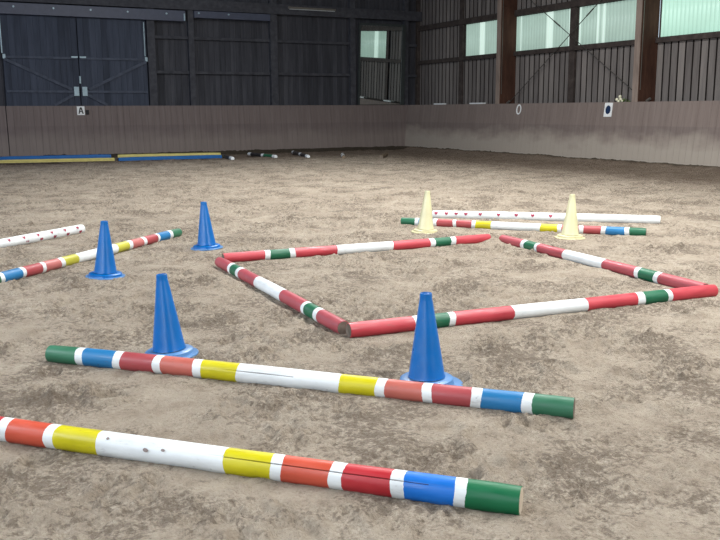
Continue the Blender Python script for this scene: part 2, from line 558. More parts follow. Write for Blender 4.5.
def build_floor():
    xs = axis_grid(-22.0, -16.9, -9.3, -0.3, 0.0145, 0.5, 0.055)
    ys = axis_grid(-42.0, -25.4, -16.4, -0.05, 0.0145, 0.5, 0.055)
    X, Y = np.meshgrid(xs, ys)
    rng = np.random.default_rng(11)
    h = 0.020 * perlin(X * 0.8, Y * 0.8, 1) + 0.022 * perlin(X * 2.1, Y * 2.1, 2) + 0.016 * perlin(X * 5.0, Y * 5.0, 3)
    wx = X + 0.05 * perlin(X * 6, Y * 6, 21); wy = Y + 0.05 * perlin(X * 6, Y * 6, 22)
    rough = np.clip(0.5 + 2.4 * perlin(X * 1.3, Y * 1.3, 9) + 1.6 * perlin(X * 3.7, Y * 3.7, 10), 0.10, 1.25)
    h += rough * (0.046 * (0.35 - np.abs(perlin(wx * 9, wy * 9, 4))) + 0.034 * perlin(wx * 17, wy * 17, 5)
                  + 0.022 * perlin(X * 31, Y * 31, 6))
    # hoof prints: shallow bowls with a thrown-up rim on one side
    n = 2600
    px = rng.uniform(-17.5, -0.8, n); py = rng.uniform(-26, -0.6, n)
    for i in range(n):
        r = rng.uniform(0.06, 0.10); d = rng.uniform(0.014, 0.055); a = rng.uniform(0, 2 * PI)
        w = r * 2.6
        i0, i1 = np.searchsorted(xs, (px[i] - w, px[i] + w)); j0, j1 = np.searchsorted(ys, (py[i] - w, py[i] + w))
        if i1 <= i0 or j1 <= j0: continue
        x = X[j0:j1, i0:i1] - px[i]; y = Y[j0:j1, i0:i1] - py[i]
        u = x * math.cos(a) + y * math.sin(a); v = (-x * math.sin(a) + y * math.cos(a)) * 1.25
        q = np.sqrt(u * u + v * v) / r
        bowl = -d * np.clip(1 - q ** 4, 0, 1) * (0.55 + 0.45 * np.clip(u / r, -1, 1))
        rim = 0.65 * d * np.exp(-((q - 1.25) / 0.26) ** 2) * (0.55 - 0.45 * np.clip(u / r, -1, 1))
        h[j0:j1, i0:i1] += bowl + rim
    # churned hole inside the far corner of the square
    for hx, hy in ((-13.17, -21.27), (-13.14, -21.38), (-13.01, -21.42)):
        q = np.hypot(X - hx, Y - hy) / 0.065
        h -= 0.075 * np.exp(-q ** 2)
    # ease the sand under everything that lies on it
    def seg_dist(a, b):
        d = b - a; L2 = d.length_squared
        t = np.clip(((X - a.x) * d.x + (Y - a.y) * d.y) / L2, 0, 1)
        return np.hypot(X - a.x - t * d.x, Y - a.y - t * d.y)
    for k, (a, b) in POLE.items():
        D = seg_dist(a, b)
        w = np.exp(-(D / 0.11) ** 4)
        h = h * (1 - w) + w * np.clip(h * 0.4, -0.012, 0.010)
        # grains pushed up against the pole
        if k in 'ACDH':
            h += 0.010 * np.exp(-((D - 0.07) / 0.035) ** 2) * (0.5 + perlin(X * 3, Y * 3, 40))
    for k, (x, y) in CONES.items():
        D = np.hypot(X - x, Y - y)
        w = np.exp(-(D / 0.20) ** 6)
        h = h * (1 - w)
    # heap over the two pole ends that meet in the far corner of the square
    D = np.hypot((X + 11.60), (Y + 20.66))
    h += 0.070 * np.exp(-(D / 0.17) ** 2) + 0.02 * np.exp(-(D / 0.3) ** 2) * perlin(X * 14, Y * 14, 50)
    # bank of sand against the boards and a slight trough in the track
    dw = np.minimum(X_WALL - 0.2 - X, Y_WALL - 0.2 - Y)
    h += 0.10 * np.exp(-(np.clip(dw, 0, None) / 0.35) ** 2) - 0.05 * np.exp(-((dw - 1.8) / 1.0) ** 2)
    ny, nx = X.shape
    co = np.stack([X.ravel(), Y.ravel(), h.ravel()], 1).astype(np.float32)
    idx = np.arange(nx * ny).reshape(ny, nx)
    quads = np.stack([idx[:-1, :-1], idx[:-1, 1:], idx[1:, 1:], idx[1:, :-1]], -1).reshape(-1, 4).astype(np.int32)
    me = bpy.data.meshes.new('floor')
    me.vertices.add(len(co)); me.vertices.foreach_set('co', co.ravel())
    me.loops.add(quads.size); me.loops.foreach_set('vertex_index', quads.ravel())
    me.polygons.add(len(quads))
    me.polygons.foreach_set('loop_start', np.arange(0, quads.size, 4, dtype=np.int32))
    me.update(calc_edges=True)
    me.polygons.foreach_set('use_smooth', np.ones(len(quads), dtype=bool))
    o = link_mesh('floor', me, [M['sand']])
    tag(o, 'churned grey-brown riding sand with hoof prints', 'floor', kind='structure')


build_floor()


# ------------------------------------------------------------------ walls
def profile_wall(bm, axis, n0, u0, u1, z0, z1, period, face, depth, mat=0, sign=1):
    """boards with recessed gaps, extruded from z0 to z1; axis 'Y': runs along y at x=n0 (recess towards +x)"""
    pts = []
    k0 = math.floor(u0 / period) - 1
    u = k0 * period
    while u < u1 + period:
        for du, dn in ((0, 0), (face, 0), (face + 0.006, depth), (period - 0.006, depth)):
            pts.append((u + du, dn))
        u += period
    pts = [(min(max(a, u0), u1), d) for a, d in pts]
    out = []
    for p in pts:
        if not out or abs(p[0] - out[-1][0]) > 1e-6:
            out.append(p)
    rows = []
    for z in (z0, z1):
        rows.append([bm.verts.new((n0 + d, a, z) if axis == 'Y' else (a, n0 + d, z)) for a, d in out])
    for i in range(len(out) - 1):
        f = bm.faces.new((rows[0][i], rows[0][i + 1], rows[1][i + 1], rows[1][i]))
        f.material_index = 1 if (out[i][1] > 0.001 or out[i + 1][1] > 0.001) else 0


TOP = 6.6
XS = 0.17      # face of the siding on the right wall
YS = 0.20      # face of the planks on the back wall
bm = bmesh.new()
profile_wall(bm, 'Y', XS, -42, 0.3, 1.3, 3.16, 0.235, 0.186, 0.045)
profile_wall(bm, 'Y', XS, -42, 0.3, 4.30, TOP, 0.235, 0.186, 0.045)
profile_wall(bm, 'Y', XS, -2.66, 0.3, 3.16, 4.30, 0.235, 0.186, 0.045)
box(bm, (XS + 0.06, -42, -0.1), (XS + 0.16, 0.3, 3.16), 1)
box(bm, (XS + 0.06, -42, 4.30), (XS + 0.16, 0.3, TOP), 1)
box(bm, (XS + 0.06, -2.66, 3.16), (XS + 0.16, 0.3, 4.30), 1)
tag(obj('wall_right', bm, [M['siding'], M['siding_back']]), 'grey-brown vertical board siding with dark gaps on the right', 'wall', kind='structure')

bm = bmesh.new()
profile_wall(bm, 'X', YS, -22, 0.3, 1.3, TOP, 0.19, 0.184, 0.010)
box(bm, (-22, YS + 0.03, -0.1), (0.33, YS + 0.13, TOP), 0)
tag(obj('wall_back', bm, [M['dark_planks'], M['siding_back']]), 'dark stained plank wall at the far end', 'wall', kind='structure')

bm = bmesh.new()
box(bm, (-22.2, -42, -0.1), (-22.0, 0.3, 3.2)); box(bm, (-22.2, -42, 4.3), (-22.0, 0.3, TOP))
tag(obj('wall_left', bm, [M['dark_frame']]), 'dark timber wall along the left side', 'wall', kind='structure')
bm = bmesh.new(); box(bm, (-22.2, -42.2, -0.1), (0.33, -42, TOP))
tag(obj('wall_front', bm, [M['dark_frame']]), 'dark timber wall at the near end', 'wall', kind='structure')
bm = bmesh.new()
for x0, z0, x1, z1 in ((-22.2, TOP, -11.2, 8.1), (-8.8, 8.1, 0.33, TOP)):
    v = [bm.verts.new(p) for p in ((x0, -42.2, z0), (x1, -42.2, z1), (x1, 0.33, z1), (x0, 0.33, z0),
                                   (x0, -42.2, z0 + .1), (x1, -42.2, z1 + .1), (x1, 0.33, z1 + .1), (x0, 0.33, z0 + .1))]
    for q in ((0, 1, 2, 3), (7, 6, 5, 4), (0, 4, 5, 1), (1, 5, 6, 2), (2, 6, 7, 3), (3, 7, 4, 0)):
        bm.faces.new([v[i] for i in q])
tag(obj('ceiling', bm, [M['dark_ceiling']]), 'dark boarded gable ceiling open at the ridge roof-light', 'ceiling', kind='structure')
bm = bmesh.new()
for y in (-42.2, 0.2):
    vs = [bm.verts.new(p) for p in ((-22.2, y, TOP), (0.33, y, TOP), (-8.8, y, 8.1), (-11.2, y, 8.1))]
    vt = [bm.verts.new(p.co + Vector((0, 0.1, 0))) for p in vs]
    bm.faces.new(vs); bm.faces.new(vt[::-1])
    for i in range(4): bm.faces.new((vs[i], vs[(i + 1) % 4], vt[(i + 1) % 4], vt[i]))
tag(obj('trim_1', bm, [M['dark_frame']]), 'dark gable boards above the end walls', 'gable', kind='structure')


# kick boards: sloping, the foot stands out into the arena
def kick(name, axis, u0, u1, mat, label):
    bm = bmesh.new()
    n = max(2, int((u1 - u0) / 0.19))
    top, foot, z1 = (X_WALL, X_WALL - 0.20, 1.60) if axis == 'Y' else (Y_WALL, Y_WALL - 0.20, 1.60)
    prof = [(foot - 0.012, -0.12), (top, z1), (top + 0.06, z1), (foot + 0.10, -0.12)]
    g = 0.004
    for i in range(n):
        a = u0 + (u1 - u0) * i / n; b = u0 + (u1 - u0) * (i + 1) / n - g
        rows = [[bm.verts.new((p[0], u, p[1]) if axis == 'Y' else (u, p[0], p[1])) for p in prof] for u in (a, b)]
        for k in range(4):
            bm.faces.new((rows[0][k], rows[0][(k + 1) % 4], rows[1][(k + 1) % 4], rows[1][k]))
        bm.faces.new(rows[0][::-1]); bm.faces.new(rows[1])
    o = obj(name, bm, [mat]); tag(o, label, 'kick board', kind='structure')
    return o


kick('baseboard_right', 'Y', -42, Y_WALL, M['kick_right'], 'sloping grey-brown kick boards along the right wall')
kick('baseboard_back_gate', 'X', -21.9, -14.43, M['kick_back'], 'sloping kick boards at the far left, beyond the gate seam').name = 'baseboard_left'
kick('baseboard_back', 'X', -14.41, X_WALL + 0.1, M['kick_back'], 'sloping grey-brown kick boards along the far end wall')

# capping ledges that close the gap between boards and siding
bm = bmesh.new(); box(bm, (X_WALL + 0.06, -42, 1.56), (XS, 0.0, 1.595))
tag(obj('trim_2', bm, [M['girt']]), 'narrow timber ledge behind the right kick boards', 'ledge', kind='structure')
bm = bmesh.new(); box(bm, (-21.9, Y_WALL + 0.06, 1.56), (X_WALL + 0.06, YS, 1.595))
tag(obj('trim_3', bm, [M['dark_frame']]), 'narrow timber ledge behind the far kick boards', 'ledge', kind='structure')

# ------------------------------------------------------------------ right wall: girts, posts, pillars, windows, bracing
tn = [3]


def trim(bm, mats, label, cat, parts=None):
    tn[0] += 1
    o = obj('trim_%d' % tn[0], bm, mats)
    tag(o, label, cat, kind='structure')
    return o


PIL = [(-5.68, -5.48), (-11.56, -11.36), (-17.55, -17.35), (-23.5, -23.30)]
bays = [(-5.30, YS), (-11.28, -5.58), (-17.27, -11.56), (-23.22, -17.55)]
names = ['in the far corner bay', 'in the bay between the two brown pillars', 'in the bay right of the nearer pillar', 'in the nearest bay']
for (y0, y1), nm in zip(bays, names):
    bm = bmesh.new(); box(bm, (XS - 0.10, y0, 3.08), (XS + 0.03, y1, 3.215), bevel=0.006)
    trim(bm, [M['girt']], 'dark horizontal sill girt ' + nm, 'girt')
    bm = bmesh.new(); box(bm, (XS - 0.10, y0, 4.29), (XS + 0.03, y1, 4.47), bevel=0.006)
    trim(bm, [M['girt']], 'dark horizontal girt above the window ' + nm, 'girt')
for (a, b), nm in zip(((-2.78, -2.56), (-8.47, -8.23), (-14.46, -14.22)), names):
    bm = bmesh.new(); box(bm, (XS - 0.06, a, 1.55), (XS + 0.03, b, TOP), bevel=0.005)
    trim(bm, [M['girt']], 'dark post in the middle of the siding ' + nm, 'post')
bm = bmesh.new(); box(bm, (XS - 0.14, YS - 0.12, 1.55), (XS, YS, TOP), bevel=0.005)
trim(bm, [M['girt']], 'dark corner post where the two walls meet', 'post')

PW = ['farther from the camera', 'beside the right-hand window', 'beyond the right edge', 'nearest along the wall']
for (a, b), nm in zip(PIL, PW):
    tn[0] += 1
    root = empty('trim_%d' % tn[0], (X_WALL + 0.02, (a + b) / 2, 1.55))
    tag(root, 'brown glulam pillar, inner face toned as lit, ' + nm, 'pillar', kind='structure')
    w = (b - a) / 2
    x1 = XS - (X_WALL + 0.02)
    bm = bmesh.new(); box(bm, (0.02, -w, 0), (x1, w, TOP - 1.55))
    obj('pillar_core', bm, [M['pillar_side']], root)
    bm = bmesh.new(); box(bm, (0.0, -w + 0.012, 0), (0.024, w + 0.004, TOP - 1.55), bevel=0.004)
    tag(obj('lit_toned_face', bm, [M['pillar_face']], root), 'inner face toned paler as lit')
    bm = bmesh.new(); box(bm, (0.06, -w - 0.012, 0.35), (0.075, -w + 0.01, TOP - 1.55))
    tag(obj('cable_conduit', bm, [M['steel']], root), 'thin pale conduit up the pillar side')
    bm = bmesh.new(); box(bm, (0.10, -w - 0.02, 3.02), (0.38, -w + 0.005, 3.07))
    obj('gusset_edge', bm, [M['pillar_side']], root)
    bm = bmesh.new()
    tube(bm, (0.30, -w - 0.02, 0.07), (0.30, -w - 0.14, 0.13), 0.035, 10)
    tag(obj('rod_anchor', bm, [M['steel']], root), 'small grey anchor at the pillar foot')


def pane(y0, y1, idx, c, st, bands, label):
    root = empty('window_%d' % idx, (XS + 0.05, (y0 + y1) / 2, 3.215))
    tag(root, label, 'window', kind='structure')
    bm = bmesh.new()
    n = int((y1 - y0) / 0.013)
    rows = []
    for z in (0, 4.30 - 3.215):
        r = []
        for i in range(n + 1):
            y = y0 + (y1 - y0) * i / n
            r.append(bm.verts.new((0.012 * math.sin(2 * PI * y / 0.13), y - (y0 + y1) / 2, z)))
        rows.append(r)
    for i in range(n):
        bm.faces.new((rows[0][i], rows[0][i + 1], rows[1][i + 1], rows[1][i]))
    mid = (y0 + y1) / 2
    g = obj('pane', bm, [pane_mat('translucent_sheet_%d' % idx, c, st, [(a - mid, w) for a, w in bands])], root, smooth=True)
    md = g.modifiers.new('sheet', 'SOLIDIFY'); md.thickness = 0.004
    bm = bmesh.new()
    h = 1.085
    for a, b in (((-0.03, y0 - mid, 0), (0.03, y0 - mid + 0.04, h)), ((-0.03, y1 - mid - 0.04, 0), (0.03, y1 - mid, h)),
                 ((-0.03, y0 - mid + 0.04, -0.01), (0.03, y1 - mid - 0.04, 0.015)), ((-0.03, y0 - mid + 0.04, h - 0.02), (0.03, y1 - mid - 0.04, h))):
        box(bm, a, b)
    obj('window_frame', bm, [M['girt']], root)


pane(-5.30, -2.78, 1, (150, 174, 163), 1.05, [(-3.78, 0.32)], 'translucent window in the far corner bay')
pane(-8.23, -5.58, 2, (148, 172, 161), 1.05, [(-7.22, 0.30), (-5.85, 0.08), (-8.12, 0.1)], 'translucent window left of the mullion between the pillars')
pane(-11.28, -8.47, 3, (150, 174, 163), 1.05, [(-9.27, 0.10), (-9.50, 0.13), (-8.55, 0.08)], 'translucent window right of the mullion between the pillars')
pane(-14.22, -11.56, 4, (170, 214, 195), 1.1, [], 'mint green translucent window right of the nearer pillar')
pane(-17.27, -14.46, 5, (170, 214, 195), 1.1, [], 'mint green translucent window beyond the right edge')

tn[0] += 1
root = empty('trim_%d' % tn[0], (0.02, -8.4, 3.4))
tag(root, 'crossed steel tie rods over the windows between the pillars', 'bracing', kind='structure')
A0, A1 = Vector((0.02, -5.60, 1.64)), Vector((0.02, -11.33, 5.56))
B0, B1 = Vector((0.02, -11.33, 1.64)), Vector((0.02, -5.60, 5.26))
o0 = Vector((0.02, -8.4, 3.4))
for a, b in ((A0, A1), (B0, B1)):
    bm = bmesh.new(); tube(bm, a - o0, b - o0, 0.012, 8)
    r = obj('tie_rod', bm, [M['rod']], root)
    bm = bmesh.new(); m = (a * 0.38 + b * 0.62) - o0; d = (b - a).normalized() * 0.16
    tube(bm, m - d, m + d, 0.02, 8); obj('turnbuckle', bm, [M['rod']], r)

# ------------------------------------------------------------------ back wall: door, track, posts, battens, mirror
door = empty('door_1', (-12.2, 0.06, 1.6))
tag(door, 'dark double sliding plank door with diagonal braces', 'door', kind='structure')
for side in (-1, 1):
    lo, hi = (-2.17, -0.012) if side < 0 else (0.012, 2.12)
    bm = bmesh.new()
    x = lo
    while x < hi - 0.01:
        x2 = min(x + 0.18, hi)
        box(bm, (x, 0.02, 0.0), (x2 - 0.004, 0.06, 2.66)); x = x2
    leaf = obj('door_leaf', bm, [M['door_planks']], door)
    s = side
    out = 2.15 if side < 0 else 2.09
    for z, nm in ((1.44, 'middle_rail'), (0.43, 'lower_rail')):
        bm = bmesh.new(); box(bm, (min(0.06 * s, out * s), -0.015, z - 0.035), (max(0.06 * s, out * s), 0.022, z + 0.035), bevel=0.004)
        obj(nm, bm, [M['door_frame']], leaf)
    bm = bmesh.new(); bar(bm, (out * s, -0.005, 1.38), (0.26 * s, -0.005, 0.50), 0.035, 0.085, up=(0, 0, 1))
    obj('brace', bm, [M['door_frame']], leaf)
    bm = bmesh.new(); bar(bm, (0.20 * s, -0.005, 0.34), (0.80 * s, -0.005, 0.02), 0.035, 0.085, up=(0, 0, 1))
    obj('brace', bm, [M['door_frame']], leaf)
    bm = bmesh.new(); box(bm, (min(0.05 * s, 0.20 * s), -0.030, 0.30), (max(0.05 * s, 0.20 * s), -0.016, 0.58), bevel=0.004)
    tag(obj('lock_plate', bm, [M['galv']], leaf), 'pale metal plate')
    bm = bmesh.new(); box(bm, (min(0.03 * s, 0.22 * s), -0.028, 1.45), (max(0.03 * s, 0.22 * s), -0.014, 1.50))
    tag(obj('hinge_strap', bm, [M['galv']], leaf), 'pale metal strap')
    bm = bmesh.new(); box(bm, (out * s - 0.04, -0.022, 1.39), (out * s + 0.04, 0.0, 1.52))
    tag(obj('corner_plate', bm, [M['galv']], leaf), 'pale corner plate')
bm = bmesh.new(); box(bm, (-0.02, -0.03, 0.68), (0.025, 0.015, 0.90))
tag(obj('door_handle', bm, [M['galv']], door), 'pale upright handle')
bm = bmesh.new(); box(bm, (-2.215, 0.0, 1.55), (-2.18, 0.05, 2.60))  # solid pale strip imitates light showing in the door gap
tag(obj('edge_strip', bm, [M['galv']], door), 'pale strip standing in for light in the outer door gap')
bm = bmesh.new(); box(bm, (2.05, 0.0, 1.55), (2.075, 0.02, 2.60))
tag(obj('edge_strip', bm, [M['galv']], door), 'thin pale strip inside the door edge')

for x0, x1, z0, z1, bolts, lab in ((-15.6, -8.80, 4.27, 4.60, (-15.1, -14.0, -12.87, -11.78, -10.65, -9.42), 'dark sliding door track beam with pale bolts'),
                              (-8.50, -5.86, 4.40, 4.62, (-8.36, -7.34), 'shorter dark track beam between two posts')):
    tn[0] += 1
    root = empty('trim_%d' % tn[0], ((x0 + x1) / 2, 0.0, z0))
    tag(root, lab, 'beam', kind='structure')
    mx = (x0 + x1) / 2
    bm = bmesh.new(); box(bm, (x0 - mx, -0.06, 0), (x1 - mx, 0.16, z1 - z0), bevel=0.008)
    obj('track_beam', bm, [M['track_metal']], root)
    for bx in bolts:
        bm = bmesh.new(); tube(bm, (bx - mx, -0.085, (z1 - z0) * 0.66), (bx - mx, -0.058, (z1 - z0) * 0.66), 0.030, 10)
        tag(obj('bolt', bm, [M['galv']], root), 'pale bolt head')
    if x0 < -14:
        bm = bmesh.new(); box(bm, (x1 - mx - 0.06, -0.09, 0.02), (x1 - mx - 0.02, -0.058, 0.24))
        tag(obj('end_stop', bm, [M['galv']], root), 'pale end stop')
bm = bmesh.new(); box(bm, (-22, -0.02, 4.64), (XS, YS, 4.98), bevel=0.008)
trim(bm, [M['dark_frame']], 'dark header beam across the top of the far wall', 'beam')
for x0, x1, lab in ((-10.05, -9.80, 'dark post at the right edge of the sliding door'), (-8.70, -8.51, 'dark post right of the track end'),
                    (-5.84, -5.58, 'dark post left of the strip light'), (-2.78, -2.57, 'dark post left of the mirror'),
                    (-0.55, -0.38, 'dark post right of the mirror')):
    bm = bmesh.new(); box(bm, (x0, 0.02, 1.55), (x1, YS + 0.02, TOP if x0 > -6 else 4.64), bevel=0.006)
    trim(bm, [M['dark_frame']], lab, 'post')
bl = ['between the door post and the next post', 'in the middle panel of the far wall', 'in the panel under the strip light', 'right of the mirror']
for (x0, x1), lab in zip(((-9.80, -8.70), (-8.51, -5.84), (-5.58, -2.78), (-0.38, XS - 0.1)), bl):
    for z, lv in ((3.77, 'upper'), (2.67, 'lower')):
        bm = bmesh.new(); box(bm, (x0, 0.10, z - 0.05), (x1, YS + 0.01, z + 0.045), bevel=0.006)
        trim(bm, [M['dark_frame']], '%s dark batten %s' % (lv, lab), 'batten')

sl = empty('strip_light', (-4.29, 0.0, 4.84))
tag(sl, 'long grey strip light high on the far wall left of the mirror', 'light')
bm = bmesh.new(); box(bm, (-0.90, -0.06, 0.0), (0.90, -0.02, 0.07), bevel=0.006)
obj('housing', bm, [M['steel']], sl)
bm = bmesh.new(); tube(bm, (-0.86, -0.05, -0.012), (0.86, -0.05, -0.012), 0.016, 12)
tag(obj('tube', bm, [plain('unlit_tube_glass', (170, 176, 178), 0.3, 0.5)], sl), 'unlit white tube')

mir = empty('wall_mirror', (-1.565, -0.01, 1.62), (R(2.3), 0, R(0)))
tag(mir, 'tall framed arena mirror on the far wall reflecting a window', 'mirror')
bm = bmesh.new(); box(bm, (-0.88, 0.0, 0.0), (0.88, 0.02, 2.80))
tag(obj('mirror_glass', bm, [M['mirror']], mir), 'reflecting glass')
bm = bmesh.new()
box(bm, (-0.95, -0.025, -0.01), (-0.88, 0.035, 2.86)); box(bm, (0.83, -0.025, -0.01), (0.97, 0.035, 2.86))
box(bm, (-0.88, -0.025, 2.78), (0.83, 0.035, 2.86))
obj('mirror_frame', bm, [plain('mirror_frame_paint', (50, 56, 56), 0.6)], mir)

# ------------------------------------------------------------------ signs and small things on the kick boards
KS = 0.212 / 1.72                                   # slope of the boards


def on_back(x, z, out=0.006):
    return Vector((x, Y_WALL - (1.60 - z) * KS - out, z))


def on_right(y, z, out=0.006):
    return Vector((X_WALL - (1.60 - z) * KS - out, y, z))


tb = math.atan(KS)
s = empty('letter_sign', on_back(-12.25, 1.45), (-tb, 0, 0))
tag(s, 'small white card with a black letter A below the sliding door', 'sign')
bm = bmesh.new(); box(bm, (-0.115, -0.006, -0.135), (0.115, 0.004, 0.135)); obj('card', bm, [M['white_card']], s)
bm = bmesh.new()
for a, b, w in (((-0.062, -0.010, -0.095), (-0.008, -0.010, 0.10), 0.036), ((0.062, -0.010, -0.095), (0.008, -0.010, 0.10), 0.036),
                ((-0.045, -0.010, -0.03), (0.045, -0.010, -0.03), 0.032)):
    bar(bm, a, b, w, 0.006, up=(0, 1, 0))
tag(obj('letter', bm, [M['ink']], s), 'black letter A')
bm = bmesh.new(); box(bm, (-0.05, -0.03, -0.07), (0.05, 0.0, 0.07), bevel=0.012)
k = obj('hook_block', bm, [M['ink']]); k.location = on_back(-12.06, 1.40); k.rotation_euler = (-tb, 0, 0)
tag(k, 'small dark block fixed beside the letter A card', 'block')

rot_r = Matrix.Rotation(R(-90), 4, 'Z') @ Matrix.Rotation(-tb, 4, 'X')


def right_root(name, y, z):
    e = empty(name, (0, 0, 0))
    e.matrix_world = Matrix.Translation(on_right(y, z)) @ rot_r
    return e


s = right_root('letter_sign', -10.58, 1.40)
tag(s, 'white card with a dark blue oval left of the nearer pillar', 'sign')
bm = bmesh.new(); box(bm, (-0.145, -0.006, -0.185), (0.145, 0.004, 0.185)); obj('card', bm, [M['white_card']], s)
bm = bmesh.new()
ring = [bm.verts.new((0.095 * math.cos(2 * PI * i / 32), -0.010, 0.115 * math.sin(2 * PI * i / 32))) for i in range(32)]
r2 = [bm.verts.new((v.co.x, -0.004, v.co.z)) for v in ring]
bm.faces.new(ring); bm.faces.new(r2[::-1])
for i in range(32): bm.faces.new((ring[i], ring[(i + 1) % 32], r2[(i + 1) % 32], r2[i]))
tag(obj('oval_mark', bm, [M['navy']], s), 'dark blue oval')

s = right_root('letter_sign', -6.75, 1.42)
tag(s, 'white outlined oval letter right of the farther pillar', 'sign')
bm = bmesh.new()
N = 32
rings = []
for y in (-0.006, 0.004):
    for ra, rb in ((0.12, 0.155), (0.075, 0.115)):
        rings.append([bm.verts.new((ra * math.cos(2 * PI * i / N), y, rb * math.sin(2 * PI * i / N))) for i in range(N)])
for a, b in ((0, 1), (1, 3), (3, 2), (2, 0)):
    for i in range(N): bm.faces.new((rings[a][i], rings[a][(i + 1) % N], rings[b][(i + 1) % N], rings[b][i]))
obj('letter_outline', bm, [M['white_card']], s)

for (y0, y1), lab in zip(((-2.15, -1.57), (-4.52, -3.80)), ('grey-white board lying on the kick board ledge nearest the corner',
                                                          'longer white board lying on the ledge left of the farther pillar')):
    bm = bmesh.new(); box(bm, (0, y0, 0), (0.16, y1, 0.05), bevel=0.006)
    o = obj('white_board', bm, [M['white_card']], loc=(-0.27, 0, 1.597))
    tag(o, lab, 'board', 'white boards on the ledge')

fl = empty('flower_bunch', (X_WALL + 0.14, -10.92, 1.575))
tag(fl, 'small bunch of cream flowers and leaves at the nearer pillar foot', 'flowers')
bm = bmesh.new()
rnd = random.Random(3)
for i in range(22):
    a = Vector((rnd.uniform(-.03, .03), rnd.uniform(-.22, .1), 0.0)); d = Vector((rnd.uniform(-.05, .05), rnd.uniform(-.22, .14), rnd.uniform(.03, .15)))
    sd = d.cross(Vector((0, 0, 1))).normalized() * 0.022
    m = a + d * 0.55 + Vector((0, 0, .01))
    v = [bm.verts.new(p) for p in (a, m - sd, a + d, m + sd, m + Vector((0, 0, 0.012)))]
    for q in ((0, 1, 4), (1, 2, 4), (2, 3, 4), (3, 0, 4)): bm.faces.new([v[j] for j in q])
obj('leaves', bm, [M['leaf']], fl)
for p in ((0, 0.14, 0.04), (-0.02, 0.06, 0.10), (0.01, 0.11, 0.17), (-0.02, 0.19, 0.09), (0, 0.02, 0.05)):
    bm = bmesh.new(); bmesh.ops.create_icosphere(bm, subdivisions=2, radius=0.042, matrix=Matrix.Translation(p))
    for v in bm.verts: v.co += Vector((rnd.uniform(-.006, .006), rnd.uniform(-.006, .006), rnd.uniform(-.006, .006)))
    obj('blossom', bm, [M['petal']], fl, smooth=True)


